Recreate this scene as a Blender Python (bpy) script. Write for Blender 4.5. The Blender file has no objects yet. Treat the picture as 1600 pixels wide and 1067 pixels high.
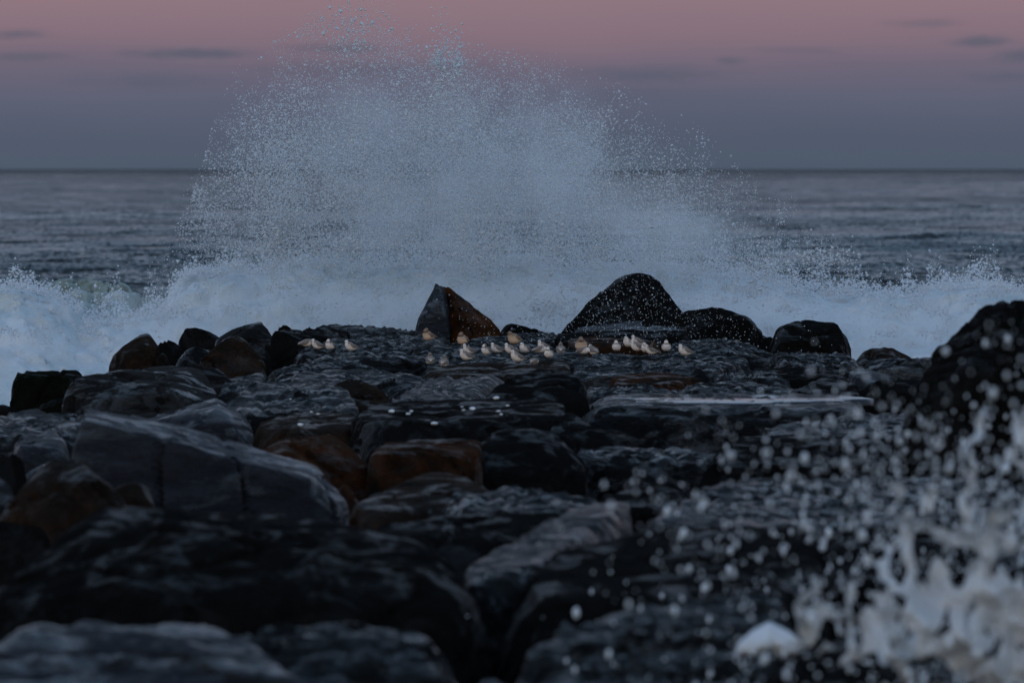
import bpy, bmesh, math, random
import numpy as np
from mathutils import Vector, Matrix

random.seed(7)
RNG = np.random.default_rng(7)
S = bpy.context.scene
COL = S.collection

# ------------------------------------------------------------------ camera
F = 8889.0            # focal length in photo pixels (200 mm on a 36 mm wide frame, 1600 px)
H = 1.85              # eye height over the jetty top
T = math.atan(269.5 / F)
cam_d = bpy.data.cameras.new("camera"); cam = bpy.data.objects.new("camera", cam_d); COL.objects.link(cam)
cam.location = (0, 0, H); cam.rotation_euler = (math.pi / 2 - T, 0, 0)
cam_d.lens = 200; cam_d.sensor_width = 36; cam_d.sensor_fit = 'HORIZONTAL'
cam_d.clip_start = 0.1; cam_d.clip_end = 60000
cam_d.dof.use_dof = True; cam_d.dof.focus_distance = 57.5; cam_d.dof.aperture_fstop = 4.0
S.camera = cam
S.view_settings.view_transform = 'Standard'; S.view_settings.look = 'None'
S.view_settings.exposure = 0; S.view_settings.gamma = 1; S.view_settings.use_curve_mapping = False
S.render.engine = 'CYCLES'
S.cycles.max_bounces = 8; S.cycles.volume_bounces = 5; S.cycles.transparent_max_bounces = 8
S.cycles.volume_step_rate = 1.0; S.cycles.volume_max_steps = 64
S.cycles.caustics_reflective = False; S.cycles.caustics_refractive = False

def P(px, py, D):
    """photo pixel (1600 x 1067) at distance D -> a point of the place"""
    dx, u = px - 800.0, -(py - 533.5)
    y = F * math.cos(T) + u * math.sin(T); z = -F * math.sin(T) + u * math.cos(T)
    k = D / y
    return np.array((dx * k, D, H + z * k))

# ------------------------------------------------------------------ node helpers
def new_mat(name):
    m = bpy.data.materials.new(name); m.use_nodes = True
    nt = m.node_tree; nt.nodes.clear()
    return m, nt
class NT:
    def __init__(s, nt): s.nt = nt
    def n(s, typ, **kw):
        nd = s.nt.nodes.new(typ)
        for k, v in kw.items(): setattr(nd, k, v)
        return nd
    def l(s, a, b): s.nt.links.new(a, b)
    def val(s, sock, v):
        if hasattr(v, 'links') or isinstance(v, bpy.types.NodeSocket): s.l(v, sock)
        else: sock.default_value = v
    def math(s, op, a, b=0.0, c=0.0, clamp=False):
        nd = s.n('ShaderNodeMath', operation=op); nd.use_clamp = clamp
        for i, v in enumerate((a, b, c)): s.val(nd.inputs[i], v)
        return nd.outputs[0]
    def mix(s, f, a, b, blend='MIX'):
        nd = s.n('ShaderNodeMix', data_type='RGBA', blend_type=blend)
        s.val(nd.inputs[0], f); s.val(nd.inputs[6], a); s.val(nd.inputs[7], b)
        return nd.outputs[2]
    def noise(s, vec, scale, detail=4, rough=.55, dist=0.0):
        nd = s.n('ShaderNodeTexNoise'); s.l(vec, nd.inputs['Vector'])
        nd.inputs['Scale'].default_value = scale; nd.inputs['Detail'].default_value = detail
        nd.inputs['Roughness'].default_value = rough; nd.inputs['Distortion'].default_value = dist
        return nd.outputs[0]
    def ramp(s, fac, stops, interp='LINEAR'):
        nd = s.n('ShaderNodeValToRGB'); nd.color_ramp.interpolation = interp
        e = nd.color_ramp.elements
        while len(e) < len(stops): e.new(0.5)
        for i, (p, c) in enumerate(stops):
            e[i].position = p; e[i].color = (c, c, c, 1) if isinstance(c, (int, float)) else tuple(c) + (1,)
        s.val(nd.inputs[0], fac)
        return nd.outputs[0]
    def mapr(s, v, a, b, c=0., d=1., smooth=False):
        nd = s.n('ShaderNodeMapRange'); nd.clamp = True
        if smooth: nd.interpolation_type = 'SMOOTHSTEP'
        s.val(nd.inputs[0], v)
        for i, q in enumerate((a, b, c, d)): nd.inputs[i + 1].default_value = q
        return nd.outputs[0]
    def mapping(s, vec, scale=(1, 1, 1), rot=(0, 0, 0), loc=(0, 0, 0)):
        nd = s.n('ShaderNodeMapping'); s.l(vec, nd.inputs[0])
        nd.inputs['Location'].default_value = loc
        nd.inputs['Scale'].default_value = scale; nd.inputs['Rotation'].default_value = rot
        return nd.outputs[0]

# ------------------------------------------------------------------ sky and light (dusk, sun just set behind the camera)
SUN_EL, SUN_AZ = math.radians(1.5), math.radians(195)      # azimuth clockwise from +Y
w = bpy.data.worlds.new("World"); S.world = w; w.use_nodes = True
wt = w.node_tree; wt.nodes.clear(); k = NT(wt)
tc = k.n('ShaderNodeTexCoord'); sep = k.n('ShaderNodeSeparateXYZ'); k.l(tc.outputs['Generated'], sep.inputs[0])
el = k.math('MULTIPLY', k.math('ARCSINE', sep.outputs[2]), 180 / math.pi)
az = k.math('MULTIPLY', k.math('ARCTAN2', sep.outputs[0], sep.outputs[1]), 180 / math.pi)
azel = k.n('ShaderNodeCombineXYZ'); k.l(az, azel.inputs[0]); k.l(el, azel.inputs[1])
wob = k.noise(k.mapping(azel.outputs[0], (.25, 1.2, 1)), 1.0, 4)
elw = k.math('ADD', el, k.math('MULTIPLY', k.math('SUBTRACT', wob, .5), .35))
t = k.mapr(elw, 0, 20)
belt = k.ramp(t, [(0, (.076, .102, .146)), (.02, (.088, .106, .156)), (.036, (.112, .120, .176)), (.05, (.150, .132, .185)),
                  (.064, (.225, .158, .200)), (.09, (.285, .190, .218)), (.15, (.27, .215, .24)), (.30, (.27, .27, .34)),
                  (1, (.50, .60, .80))])
sky = k.n('ShaderNodeTexSky', sky_type='NISHITA'); sky.sun_disc = False
sky.sun_elevation = SUN_EL; sky.sun_rotation = SUN_AZ; sky.ozone_density = 3.0
hs = k.mix(1.0, sky.outputs[0], (3.0, 2.10, 1.55, 1), 'MULTIPLY')
soft = k.n('ShaderNodeVectorMath', operation='MULTIPLY_ADD'); k.l(hs, soft.inputs[0]); soft.inputs[1].default_value = (1.15, .85, .55); soft.inputs[2].default_value = (1,) * 3
dv = k.n('ShaderNodeVectorMath', operation='DIVIDE'); k.l(hs, dv.inputs[0]); k.l(soft.outputs[0], dv.inputs[1]); hs = dv.outputs[0]
front = k.mapr(sep.outputs[1], -.55, .35, 0, 1, True)
up = k.math('SUBTRACT', 1.0, k.mapr(el, 8, 32, 0, 1, True))
col = k.mix(k.math('MULTIPLY', front, up), hs, belt)
# thin dusk clouds: (photo x, photo y, half width, half height)
cl = None
for (cx, cy, hw, hh, st) in [(300, 85, 95, 8, .75), (535, 77, 75, 8, .6), (25, 55, 45, 7, .6), (45, 90, 60, 7, .5), (245, 128, 110, 12, .4),
                         (1440, 38, 55, 7, .35), (1537, 66, 45, 8, .7), (1590, 88, 35, 10, .7), (1142, 95, 22, 6, .55), (1015, 118, 100, 12, .6),
                         (1240, 80, 70, 5, .3), (1570, 122, 60, 8, .45), (1000, 150, 170, 14, .3), (560, 110, 150, 14, .4), (-150, 70, 70, 9, .6), (1790, 60, 120, 9, .5)]:
    a0 = math.degrees(math.atan((cx - 800) / F)); e0 = math.degrees(math.atan((264 - cy) / F))
    n1 = k.noise(k.mapping(azel.outputs[0], (1.2, 4.5, 1)), 2.4, 6, .65)
    dx = k.math('DIVIDE', k.math('SUBTRACT', az, a0), math.degrees(hw / F))
    dy = k.math('DIVIDE', k.math('SUBTRACT', el, e0), math.degrees(hh / F))
    d2 = k.math('ADD', k.math('POWER', dx, 2.0), k.math('POWER', dy, 2.0))
    d2 = k.math('ADD', k.math('SQRT', d2), k.math('MULTIPLY', k.math('SUBTRACT', n1, .5), 2.2))
    m_ = k.math('MULTIPLY', k.mapr(d2, .0, 1.7, 1, 0, True), st * .95)
    cl = m_ if cl is None else k.math('MAXIMUM', cl, m_)
col = k.mix(cl, col, (.088, .105, .150, 1))
bg = k.n('ShaderNodeBackground'); k.l(col, bg.inputs[0]); bg.inputs[1].default_value = 1.0
out = k.n('ShaderNodeOutputWorld'); k.l(bg.outputs[0], out.inputs[0])

sun_d = bpy.data.lights.new("sun", 'SUN'); sun = bpy.data.objects.new("sun", sun_d); COL.objects.link(sun)
sun_d.energy = 0.22; sun_d.angle = math.radians(12); sun_d.color = (1.0, .62, .38)
sel, saz = math.radians(6), SUN_AZ
sun.rotation_euler = Vector((math.sin(saz) * math.cos(sel), math.cos(saz) * math.cos(sel), math.sin(sel))).to_track_quat('Z', 'Y').to_euler()
sun.location = (0, -20, 20)

# ------------------------------------------------------------------ numpy noise
_perm = RNG.permutation(256); _perm = np.concatenate([_perm, _perm, _perm])
_g = RNG.normal(size=(256, 3)); _g /= np.linalg.norm(_g, axis=1)[:, None]
def perlin(p):
    pi = np.floor(p).astype(np.int64); pf = p - pi; pi &= 255
    u = pf * pf * pf * (pf * (pf * 6 - 15) + 10)
    r = 0
    for dx in (0, 1):
        for dy in (0, 1):
            for dz in (0, 1):
                h = _perm[_perm[_perm[pi[:, 0] + dx] + pi[:, 1] + dy] + pi[:, 2] + dz]
                g = _g[h]
                d = g[:, 0] * (pf[:, 0] - dx) + g[:, 1] * (pf[:, 1] - dy) + g[:, 2] * (pf[:, 2] - dz)
                wgt = (u[:, 0] if dx else 1 - u[:, 0]) * (u[:, 1] if dy else 1 - u[:, 1]) * (u[:, 2] if dz else 1 - u[:, 2])
                r = r + wgt * d
    return r * 1.5
def fbm(p, oct=4, gain=.5, lac=2.03, ridged=False):
    r = np.zeros(len(p)); a = 1.0; q = p.copy()
    for i in range(oct):
        n = perlin(q + 17.3 * i)
        r += a * ((1 - 2 * np.abs(n)) if ridged else n)
        a *= gain; q = q * lac
    return r
def smooth(a, b, x):
    t = np.clip((x - a) / (b - a), 0, 1); return t * t * (3 - 2 * t)

def mesh_from(name, V, Fc, mat=None, loc=(0, 0, 0), shade=True, nside=3):
    me = bpy.data.meshes.new(name)
    V = np.asarray(V, dtype=np.float32); Fc = np.asarray(Fc, dtype=np.int32)
    me.vertices.add(len(V)); me.vertices.foreach_set('co', (V - np.array(loc, dtype=np.float32)).ravel())
    n = len(Fc); me.loops.add(n * nside); me.loops.foreach_set('vertex_index', Fc.ravel())
    me.polygons.add(n); me.polygons.foreach_set('loop_start', np.arange(0, n * nside, nside, dtype=np.int32))
    if shade: me.polygons.foreach_set('use_smooth', np.ones(n, dtype=bool))
    me.update(calc_edges=True)
    if mat: me.materials.append(mat)
    o = bpy.data.objects.new(name, me); o.location = loc; COL.objects.link(o)
    return o
def tag(o, label=None, cat=None, group=None, kind=None):
    for kk, v in (('label', label), ('category', cat), ('group', group), ('kind', kind)):
        if v: o[kk] = v
    return o

_ico = {}
def ico(l):
    if l not in _ico:
        bm = bmesh.new(); bmesh.ops.create_icosphere(bm, subdivisions=l, radius=1)
        bm.verts.ensure_lookup_table()
        _ico[l] = (np.array([v.co[:] for v in bm.verts]), np.array([[v.index for v in f.verts] for f in bm.faces]))
        bm.free()
    return _ico[l]

# ------------------------------------------------------------------ rock materials
def rock_mat(name, c1, c2, c3, r0=.18, r1=.55, patch=.5, bump=.35, streak=(1, 1, 1), fine=1.0, spec=.11, bd=.12, ior=1.33):
    m, nt = new_mat(name); k = NT(nt)
    tc = k.n('ShaderNodeTexCoord'); oi = k.n('ShaderNodeObjectInfo')
    add = k.n('ShaderNodeVectorMath', operation='ADD'); k.l(tc.outputs['Object'], add.inputs[0])
    cx = k.n('ShaderNodeCombineXYZ')
    for i, f_ in enumerate((37., 71., 13.)): k.l(k.math('MULTIPLY', oi.outputs['Random'], f_), cx.inputs[i])
    k.l(cx.outputs[0], add.inputs[1]); v = add.outputs[0]
    sv = k.mapping(v, streak, (.15, .2, .1))
    big = k.noise(sv, 1.6, 6, .6, .4); med = k.noise(sv, 5.5, 8, .66, .5); fin = k.noise(v, 46 * fine, 5, .65)
    c = k.mix(k.ramp(med, [(.32, 0), (.68, 1)]), c1 + (1,), c2 + (1,))
    c = k.mix(k.ramp(big, [(patch - .08, 0), (patch + .1, 1)]), c, c3 + (1,))
    c = k.mix(k.ramp(fin, [(.35, .0), (.75, .6)]), c, tuple(x * .45 for x in c1) + (1,))
    film = k.ramp(k.noise(sv, 3.1, 7, .68, .8), [(.50, 0), (.585, 1)])     # where a film of water stands on the stone
    rgh = k.math('ADD', k.mapr(k.math('MULTIPLY', film, 1.0), 0, 1, r1, r0), k.math('MULTIPLY', k.math('SUBTRACT', fin, .5), .25), clamp=True)
    b = k.n('ShaderNodeBsdfPrincipled'); k.l(c, b.inputs['Base Color']); k.l(rgh, b.inputs['Roughness'])
    b.inputs['IOR'].default_value = ior; k.l(k.mapr(film, 0, 1, spec * .10, spec), b.inputs['Specular IOR Level'])
    b1 = k.n('ShaderNodeBump'); b1.inputs['Strength'].default_value = bump; b1.inputs['Distance'].default_value = bd
    k.l(med, b1.inputs['Height'])
    b2 = k.n('ShaderNodeBump'); b2.inputs['Strength'].default_value = bump * .9; b2.inputs['Distance'].default_value = .02
    k.l(fin, b2.inputs['Height']); k.l(b1.outputs[0], b2.inputs['Normal'])
    k.l(b2.outputs[0], b.inputs['Normal'])
    o = k.n('ShaderNodeOutputMaterial'); k.l(b.outputs[0], o.inputs[0])
    return m
LAY = (.8, 3.4, 2.2)
MAT = {
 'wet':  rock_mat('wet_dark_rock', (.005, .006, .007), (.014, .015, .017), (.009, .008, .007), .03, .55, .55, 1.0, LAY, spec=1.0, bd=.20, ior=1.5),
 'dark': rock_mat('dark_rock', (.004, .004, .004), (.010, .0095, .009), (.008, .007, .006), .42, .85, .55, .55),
 'brown': rock_mat('brown_rock', (.010, .0065, .0045), (.036, .021, .013), (.010, .009, .008), .3, .65, .52, .6),
 'rust': rock_mat('rust_stained_rock', (.010, .006, .004), (.075, .026, .009), (.006, .006, .005), .4, .75, .56, .6),
 'orange': rock_mat('orange_rock', (.040, .013, .004), (.130, .046, .012), (.014, .007, .005), .4, .7, .50, .7, (.6, 1, 1.6)),
 'grey': rock_mat('grey_rock', (.011, .012, .015), (.034, .036, .044), (.010, .010, .010), .2, .5, .6, .6, (.5, 1.2, 1.8), spec=.8, bd=.2, ior=1.4),
 'tan': rock_mat('tan_grey_rock', (.006, .0052, .0048), (.020, .017, .0145), (.007, .007, .0075), .25, .75, .55, .6, (.5, 1, 1.6), spec=.6, bd=.18, ior=1.38),
 'moss': rock_mat('mossy_rock', (.003, .0035, .0025), (.009, .010, .006), (.008, .016, .004), .55, .85, .60, .8, fine=.6),
}

# ------------------------------------------------------------------ rocks
ROCKS = []
def rock_geo(D, pts, t, lvl=0, p=22, base=-1.0, facets=10, amp=.02, strat=.008, seed=0, bx=.06, rel=.006, terr=0):
    """a boulder from corner points (photo x, photo y, metres behind D); rounded convex body, chipped and layered"""
    rs = np.random.default_rng(seed + 100); p = p * 2.2
    if lvl == 0: lvl = 4 if max(q[0] for q in pts) - min(q[0] for q in pts) < 70 else 5
    W = np.array([P(q[0], q[1], D + (q[2] if len(q) > 2 else t * .45)) for q in pts])
    x0, x1 = W[:, 0].min(), W[:, 0].max()
    m = bx * (x1 - x0)
    low = [(x0 - m, D - .1, base), (x1 + m, D - .1, base), (x0 - m, D + t, base), (x1 + m, D + t, base)]
    W = np.vstack([W, low])
    bm = bmesh.new()
    for q in W: bm.verts.new(q)
    bmesh.ops.convex_hull(bm, input=bm.verts)
    hv = np.array([v.co[:] for v in bm.verts if v.link_faces]); c = (hv.max(0) + hv.min(0)) / 2 * .5 + hv.mean(0) * .5
    bm.normal_update()
    pl = []
    for f in sorted(bm.faces, key=lambda f: -f.calc_area()):
        n = np.array(f.normal[:]); 
        if np.linalg.norm(n) < .5: continue
        h = float(n @ (np.array(f.verts[0].co[:]) - c))
        if h < 0: n, h = -n, -h
        h = max(h, .02)
        if any(n @ n2 > .975 for n2, _ in pl): continue
        pl.append((n, h))
    bm.free()
    for i in range(facets):
        n = rs.normal(size=3); n[2] = abs(n[2]) * .8; n /= np.linalg.norm(n)
        s_ = (hv - c) @ n
        pl.append((n, s_.max() * rs.uniform(.82, .95)))
    N = np.array([a for a, _ in pl]); Hh = np.array([b for _, b in pl])
    d, Fc = ico(lvl)
    ext = (hv.max(0) - hv.min(0)) / 2
    dr = d * ext; dr = dr / np.linalg.norm(dr, axis=1)[:, None]
    q = np.maximum(dr @ N.T / Hh, 1e-6)
    r = (q ** p).sum(1) ** (-1.0 / p)
    V = c + dr * r[:, None]
    sz = float(min(ext[0], 1.0))
    off = rs.uniform(0, 50, 3)
    a = amp * (.4 + sz)
    low_ = fbm(V * 1.7 + off, 3) * a * .7 + fbm(V * 5 + off, 5, .62) * a * .75
    rd = fbm(V * np.array([2.2, 3.5, 5.0]) + off, 3, .5, ridged=True) * a * .35
    tilt = np.array([rs.normal() * .25, .55, .8]); tilt /= np.linalg.norm(tilt)
    sv = (V @ tilt) / .17 + fbm(V * 1.3 + off, 2) * 1.6
    saw = (sv - np.floor(sv)); led = np.where(saw < .8, saw / .8, (1 - saw) / .2) - .5
    V = V + dr * (low_ + rd * .6 + led * strat * 1.6 * smooth(-.2, .3, fbm(V * .9 + off, 2)))[:, None]
    # wet ripples and little steps: the upper faces drop in low ragged risers
    upn = smooth(.15, .75, (dr * ext * 1.0)[:, 2] / np.abs(ext).min() * .0 + (V[:, 2] - c[2]) / max(ext[2], .05))
    st = V * np.array([.9, 3.4, .6]) + off
    rl = fbm(st * 1.1, 4, .58, ridged=True) - .9
    V[:, 2] += rl * rel * upn
    if terr:        # bedding steps: flat treads with short dark risers
        h_ = fbm(V * np.array([.55, 1.5, .4]) + off + 7, 4, .5) * 3.2 + V[:, 1] * .35
        fr_ = h_ - np.floor(h_); V[:, 2] += (np.floor(h_) + smooth(.80, 1.0, fr_) - h_) * terr * upn
    cr_ = np.abs(perlin(V * np.array([1.3, 1.3, .7]) + off * 2)); V = V - dr * (np.exp(-(cr_ / .022) ** 2) * .05 * (1 if sz > .25 else .4) * (lvl > 4))[:, None]
    return V, Fc, np.array((c[0], c[1], base))
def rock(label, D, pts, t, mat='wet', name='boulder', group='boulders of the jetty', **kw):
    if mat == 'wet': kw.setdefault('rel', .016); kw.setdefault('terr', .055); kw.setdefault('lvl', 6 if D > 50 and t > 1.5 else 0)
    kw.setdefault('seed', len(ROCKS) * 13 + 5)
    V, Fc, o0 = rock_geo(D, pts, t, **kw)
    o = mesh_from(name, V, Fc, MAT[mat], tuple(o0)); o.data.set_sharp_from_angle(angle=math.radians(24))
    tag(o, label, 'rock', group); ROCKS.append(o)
    return o

# --- far line of rocks at the jetty's end
e = bpy.data.objects.new('split_boulder', None); COL.objects.link(e); e.location = (float(P(710, 520, 60.5)[0]), 60.5, -1.0)
tag(e, 'pointed split boulder with a rusty orange face, left of the tallest rock', 'rock', 'boulders of the jetty')
def part_rock(name, parent, mat, D, pts, t, **kw):
    V, Fc, o0 = rock_geo(D, pts, t, **kw)
    o = mesh_from(name, V, Fc, MAT[mat], tuple(o0)); o.data.set_sharp_from_angle(angle=math.radians(24)); o.parent = parent; o.matrix_parent_inverse = Matrix.Translation(-Vector(parent.location))
    ROCKS.append(o); return o
part_rock('slab', e, 'grey', 60.3, [(646, 520, 0), (664, 478, .15), (681, 441, .35), (697, 452, .45), (703, 522, 0), (690, 470, 0)], .9, facets=0, p=44, amp=.020, strat=.006, seed=3, bx=0)['label'] = 'grey left slab of the split boulder'
part_rock('block', e, 'orange', 60.4, [(683, 446, .6), (702, 448, .35), (742, 482, .3), (782, 514, .3), (686, 524, .2), (730, 522, -.1)], 1.2, facets=0, p=44, amp=.018, strat=.006, seed=4, bx=0)['label'] = 'rusty orange block of the split boulder'
rock('tallest dark triangular boulder standing against the white wave', 61.0, [(872, 522, .3), (893, 500, .4), (935, 459, .7), (968, 434, .9), (984, 427, .8), (1014, 425, .9), (1027, 434, .8), (1046, 462, .6), (1070, 492, .4), (1085, 520, .3), (960, 525, -.3), (1010, 440, .3)], 2.0, 'dark', facets=2, p=30, amp=.014, strat=.006, bx=0)
rock('low dark mound between the split boulder and the tallest boulder', 61.2, [(772, 520), (795, 500), (810, 497), (828, 498), (858, 515), (872, 524)], 1.0, 'dark', p=16)
rock('long low dark boulder right of the tallest boulder', 59.6, [(985, 512), (1006, 497), (1060, 489), (1140, 485), (1165, 490), (1190, 508), (1207, 524), (1205, 532), (1000, 530, 0), (1160, 502, 0)], 1.2, 'dark', p=18, amp=.02)
rock('rounded dark boulder with pointed top, alone right of the long low one', 58.2, [(1192, 545), (1203, 520), (1240, 497), (1284, 486), (1308, 499), (1327, 522), (1330, 548), (1215, 520, 0), (1300, 520, 0)], 1.4, 'dark', p=20)
rock('small wedge rock at the foot of the rounded dark boulder', 58.9, [(1180, 540), (1196, 516), (1208, 512), (1215, 540)], .7, 'dark')
rock('brown mound with ribbed sides near the right end of the far row', 55.2, [(1318, 578), (1345, 548), (1366, 537), (1400, 544), (1428, 560), (1442, 600), (1330, 585, 0), (1400, 570, 0)], 1.2, 'brown', p=14, strat=.03)
rock('flat grey block in front of the brown mound, its side facing out', 53.6, [(1352, 558, .5), (1352, 566, 0), (1460, 557, .6), (1462, 562, 0), (1480, 600)], .9, 'wet', p=30)
rock('slanted slab with a pink lit top beside the big right boulder', 51.0, [(1334, 578, .5), (1345, 574, .6), (1415, 596, .3), (1410, 602, 0), (1330, 590, 0)], .8, 'grey', p=26, amp=.01)
rock('dark block below the slanted slab beside the big right boulder', 48.6, [(1310, 632, 0), (1336, 606, .3), (1370, 597, .5), (1440, 590, .8), (1440, 610, 0)], 1.0, 'dark')
rock('broad wet slab below the rounded dark boulder', 53.4, [(1208, 556, 2.0), (1240, 550, 2.4), (1325, 549, 2.4), (1330, 562, 1.0), (1322, 578, 0), (1210, 566, .4), (1200, 560, 1)], 2.4, 'wet', p=24, strat=.03)
rock('dark low block under the broad wet slab on the right', 51.2, [(1172, 575, 1.0), (1220, 566, 1.2), (1330, 580, .6), (1345, 592, 0), (1180, 590, 0)], 1.3, 'dark')
rock('left brown boulder at the edge of the breaking wave', 57.0, [(170, 575), (174, 553), (188, 541), (204, 528), (229, 519), (240, 530), (262, 560), (268, 574), (196, 556, 0), (238, 536, 0)], 1.1, 'brown', p=20, strat=.01)
rock('small dark boulder just behind the left brown boulder', 59.6, [(236, 540), (244, 526), (262, 518), (276, 522), (290, 545)], .9, 'dark')
rock('arched dark boulder with a light curved edge', 59.8, [(274, 540), (286, 516), (308, 507), (330, 509), (352, 518), (356, 545)], 1.0, 'dark', p=14)
rock('small low dark rock in front of the arched dark boulder', 57.8, [(270, 566), (290, 540), (305, 532), (326, 535), (340, 560)], .8, 'wet')
rock('tilted ribbed boulder rising left of the dark square block', 58.2, [(338, 528, .9), (362, 510, .8), (400, 496, .8), (414, 504, .5), (427, 532, .3), (424, 565, 0), (380, 560, 0), (350, 545, 0)], 1.3, 'tan', p=22, strat=.04)
rock('brown boulder with a pale left ridge under the tilted ribbed boulder', 55.0, [(303, 560, .2), (345, 531, .4), (378, 521, .5), (398, 532, .4), (414, 560, .2), (410, 586, 0), (320, 580, 0)], 1.2, 'brown', p=18)
rock('round dark knob behind the dark square block', 61.2, [(424, 520), (430, 502), (444, 497), (458, 503), (470, 520)], .8, 'dark', p=10)
rock('dark wedge rock leaning behind the upper bird ledge', 61.6, [(486, 517), (496, 508), (538, 494), (546, 496), (552, 516)], .7, 'dark', p=26)
rock('tiny dark rock at the back between knob and wedge', 62.4, [(466, 520), (476, 510), (492, 507), (505, 520)], .6, 'dark')
rock('dark square block with a black front left of the bird ledges', 57.0, [(423, 518, .1), (432, 516, .4), (540, 515, 2.0), (545, 522, 1.4), (476, 530, 0), (424, 524, 0), (476, 556, 0)], 2.2, 'dark', p=34, facets=2, amp=.010, bx=0)
# --- wet ledges where the birds rest
rock('long upper wet ledge below the split boulder, one brown bird on it', 58.4, [(500, 514, 3.0), (560, 508, 3.4), (620, 510, 3.4), (690, 521, 2.4), (712, 530, 1.0), (700, 538, 0), (600, 527, .4), (500, 522, 1.5)], 3.4, 'wet', p=20, strat=.03)
rock('wide wet bird ledge with four small birds at its left', 54.6, [(455, 552, 1.0), (500, 530, 3.0), (560, 524, 3.6), (640, 526, 3.6), (705, 538, 2.4), (690, 556, .8), (640, 572, .0), (560, 574, 0), (470, 566, 0)], 3.6, 'wet', p=14, strat=.045, amp=.03, lvl=6)
rock('wet ledge with the main flock of small birds', 54.4, [(655, 556, 1.6), (740, 540, 2.6), (800, 541, 2.6), (900, 545, 2.4), (920, 552, 1.2), (880, 566, .2), (720, 578, 0), (640, 574, .3)], 2.8, 'wet', p=14, strat=.035, amp=.025)
rock('brown flat rock just below the main flock', 52.0, [(668, 572, 1.4), (760, 563, 2.2), (880, 562, 2.2), (890, 575, .8), (820, 592, 0), (690, 588, 0)], 2.2, 'brown', p=16)
rock('ledge under the two middle brown birds', 58.0, [(688, 530, 1.0), (770, 523, 1.6), (870, 526, 1.6), (880, 540, .3), (800, 546, 0), (700, 543, 0)], 1.7, 'wet', p=18)
rock('thin pale wet slab behind the third brown bird', 60.2, [(795, 519, 1.6), (830, 517, 1.9), (880, 522, 1.2), (898, 527, .4), (850, 532, 0), (800, 527, 0)], 1.9, 'wet', p=22)
rock('smooth pale blue slab at the foot of the tallest boulder', 59.2, [(898, 518, 1.2), (960, 506, 1.6), (1010, 500, 1.6), (1060, 506, 1.2), (1078, 514, .5), (1060, 520, 0), (905, 523, 0)], 1.7, 'grey', p=22, strat=.004)
rock('dark low block under the smooth pale blue slab', 58.2, [(868, 522, .8), (900, 517, 1.0), (980, 521, .6), (1075, 516, .6), (1080, 532, 0), (880, 532, 0)], 1.0, 'dark')
rock('wet slab with a dark rusty front behind the right group of birds', 56.8, [(888, 530, 1.2), (930, 526, 1.6), (1000, 531, 1.2), (1040, 538, .6), (1030, 543, 0), (900, 537, 0)], 1.7, 'rust', p=24, strat=.006)
rock('wet slab with a black wedge front right of the bird group', 55.8, [(1040, 540, 1.0), (1075, 529, 2.0), (1130, 525, 2.2), (1195, 534, 1.4), (1225, 548, .4), (1160, 540, .2), (1060, 545, 0), (1170, 562, 0)], 2.2, 'wet', p=26, strat=.015)
rock('dark rounded ledge where the right group of birds stands', 54.0, [(880, 560, 1.6), (940, 553, 2.2), (1040, 553, 2.4), (1130, 551, 2.2), (1172, 562, 1.0), (1160, 572, 0), (900, 570, 0)], 2.4, 'wet', p=18, strat=.03)
rock('long wet slab with a pale rim in the middle right', 51.4, [(905, 574, 1.4), (980, 567, 2.0), (1100, 566, 2.0), (1130, 570, 1.2), (1135, 578, 0), (900, 584, 0)], 2.0, 'wet', p=26, strat=.02)
rock('small wet slab right of the long slab with pale rim', 50.6, [(1128, 576, 1.0), (1170, 574, 1.2), (1215, 578, 1.0), (1240, 592, .2), (1200, 600, 0), (1120, 592, 0)], 1.3, 'wet', p=20)
rock('low rusty rock under the long slab with pale rim', 49.2, [(950, 592, 1.0), (1000, 582, 1.4), (1080, 583, 1.4), (1110, 594, .6), (1060, 604, 0), (960, 604, 0)], 1.4, 'rust')
rock('fan shaped wet slab above the puddle slab', 47.6, [(1050, 606, 1.4), (1075, 596, 1.8), (1150, 592, 1.8), (1225, 596, 1.6), (1250, 612, .6), (1230, 620, 0), (1080, 618, 0)], 1.8, 'wet', p=22, strat=.03)
rock('low wet rock left of the fan shaped slab', 47.8, [(918, 604, 1.0), (970, 597, 1.4), (1040, 600, 1.2), (1060, 612, .3), (1000, 620, 0), (920, 616, 0)], 1.4, 'wet', strat=.03)
rock('dark rock between the fan shaped slab and the big right boulder', 47.0, [(1225, 604, .8), (1260, 585, 1.2), (1310, 586, 1.2), (1345, 606, .6), (1345, 625, 0), (1230, 622, 0)], 1.3, 'dark')
# --- centre left wet ledges
rock('flat wet ledge left of the wide bird ledge', 51.8, [(412, 590, .8), (440, 572, 2.0), (500, 563, 2.6), (570, 570, 2.2), (600, 584, .6), (540, 592, 0), (430, 600, 0)], 2.6, 'wet', p=16, strat=.04)
rock('wet slab with bright blue top under the wide bird ledge', 49.8, [(450, 592, 1.6), (480, 576, 3.0), (560, 574, 3.2), (640, 580, 2.8), (660, 596, .6), (600, 604, 0), (470, 602, 0)], 3.2, 'wet', p=18, strat=.04)
rock('broad blue wet slab in the centre left, its right edge pointed', 43.8, [(352, 645, 0), (365, 615, 1.4), (410, 599, 2.2), (500, 595, 2.4), (535, 599, 2.0), (556, 628, .3), (562, 640, 0), (440, 648, 0)], 2.6, 'wet', p=24, strat=.03)
rock('brown rounded boulder wedged right of the broad blue slab', 45.6, [(512, 640, 0), (515, 596, .6), (540, 582, .9), (570, 587, .8), (600, 612, .4), (612, 645, 0)], 1.2, 'brown', p=14)
rock('kite shaped blue wet slab in front of the flock', 45.0, [(604, 634, .2), (650, 600, 2.6), (690, 584, 4.0), (790, 586, 3.8), (792, 592, 3.0), (740, 618, .6), (660, 640, 0)], 4.2, 'wet', p=24, strat=.025)
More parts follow.
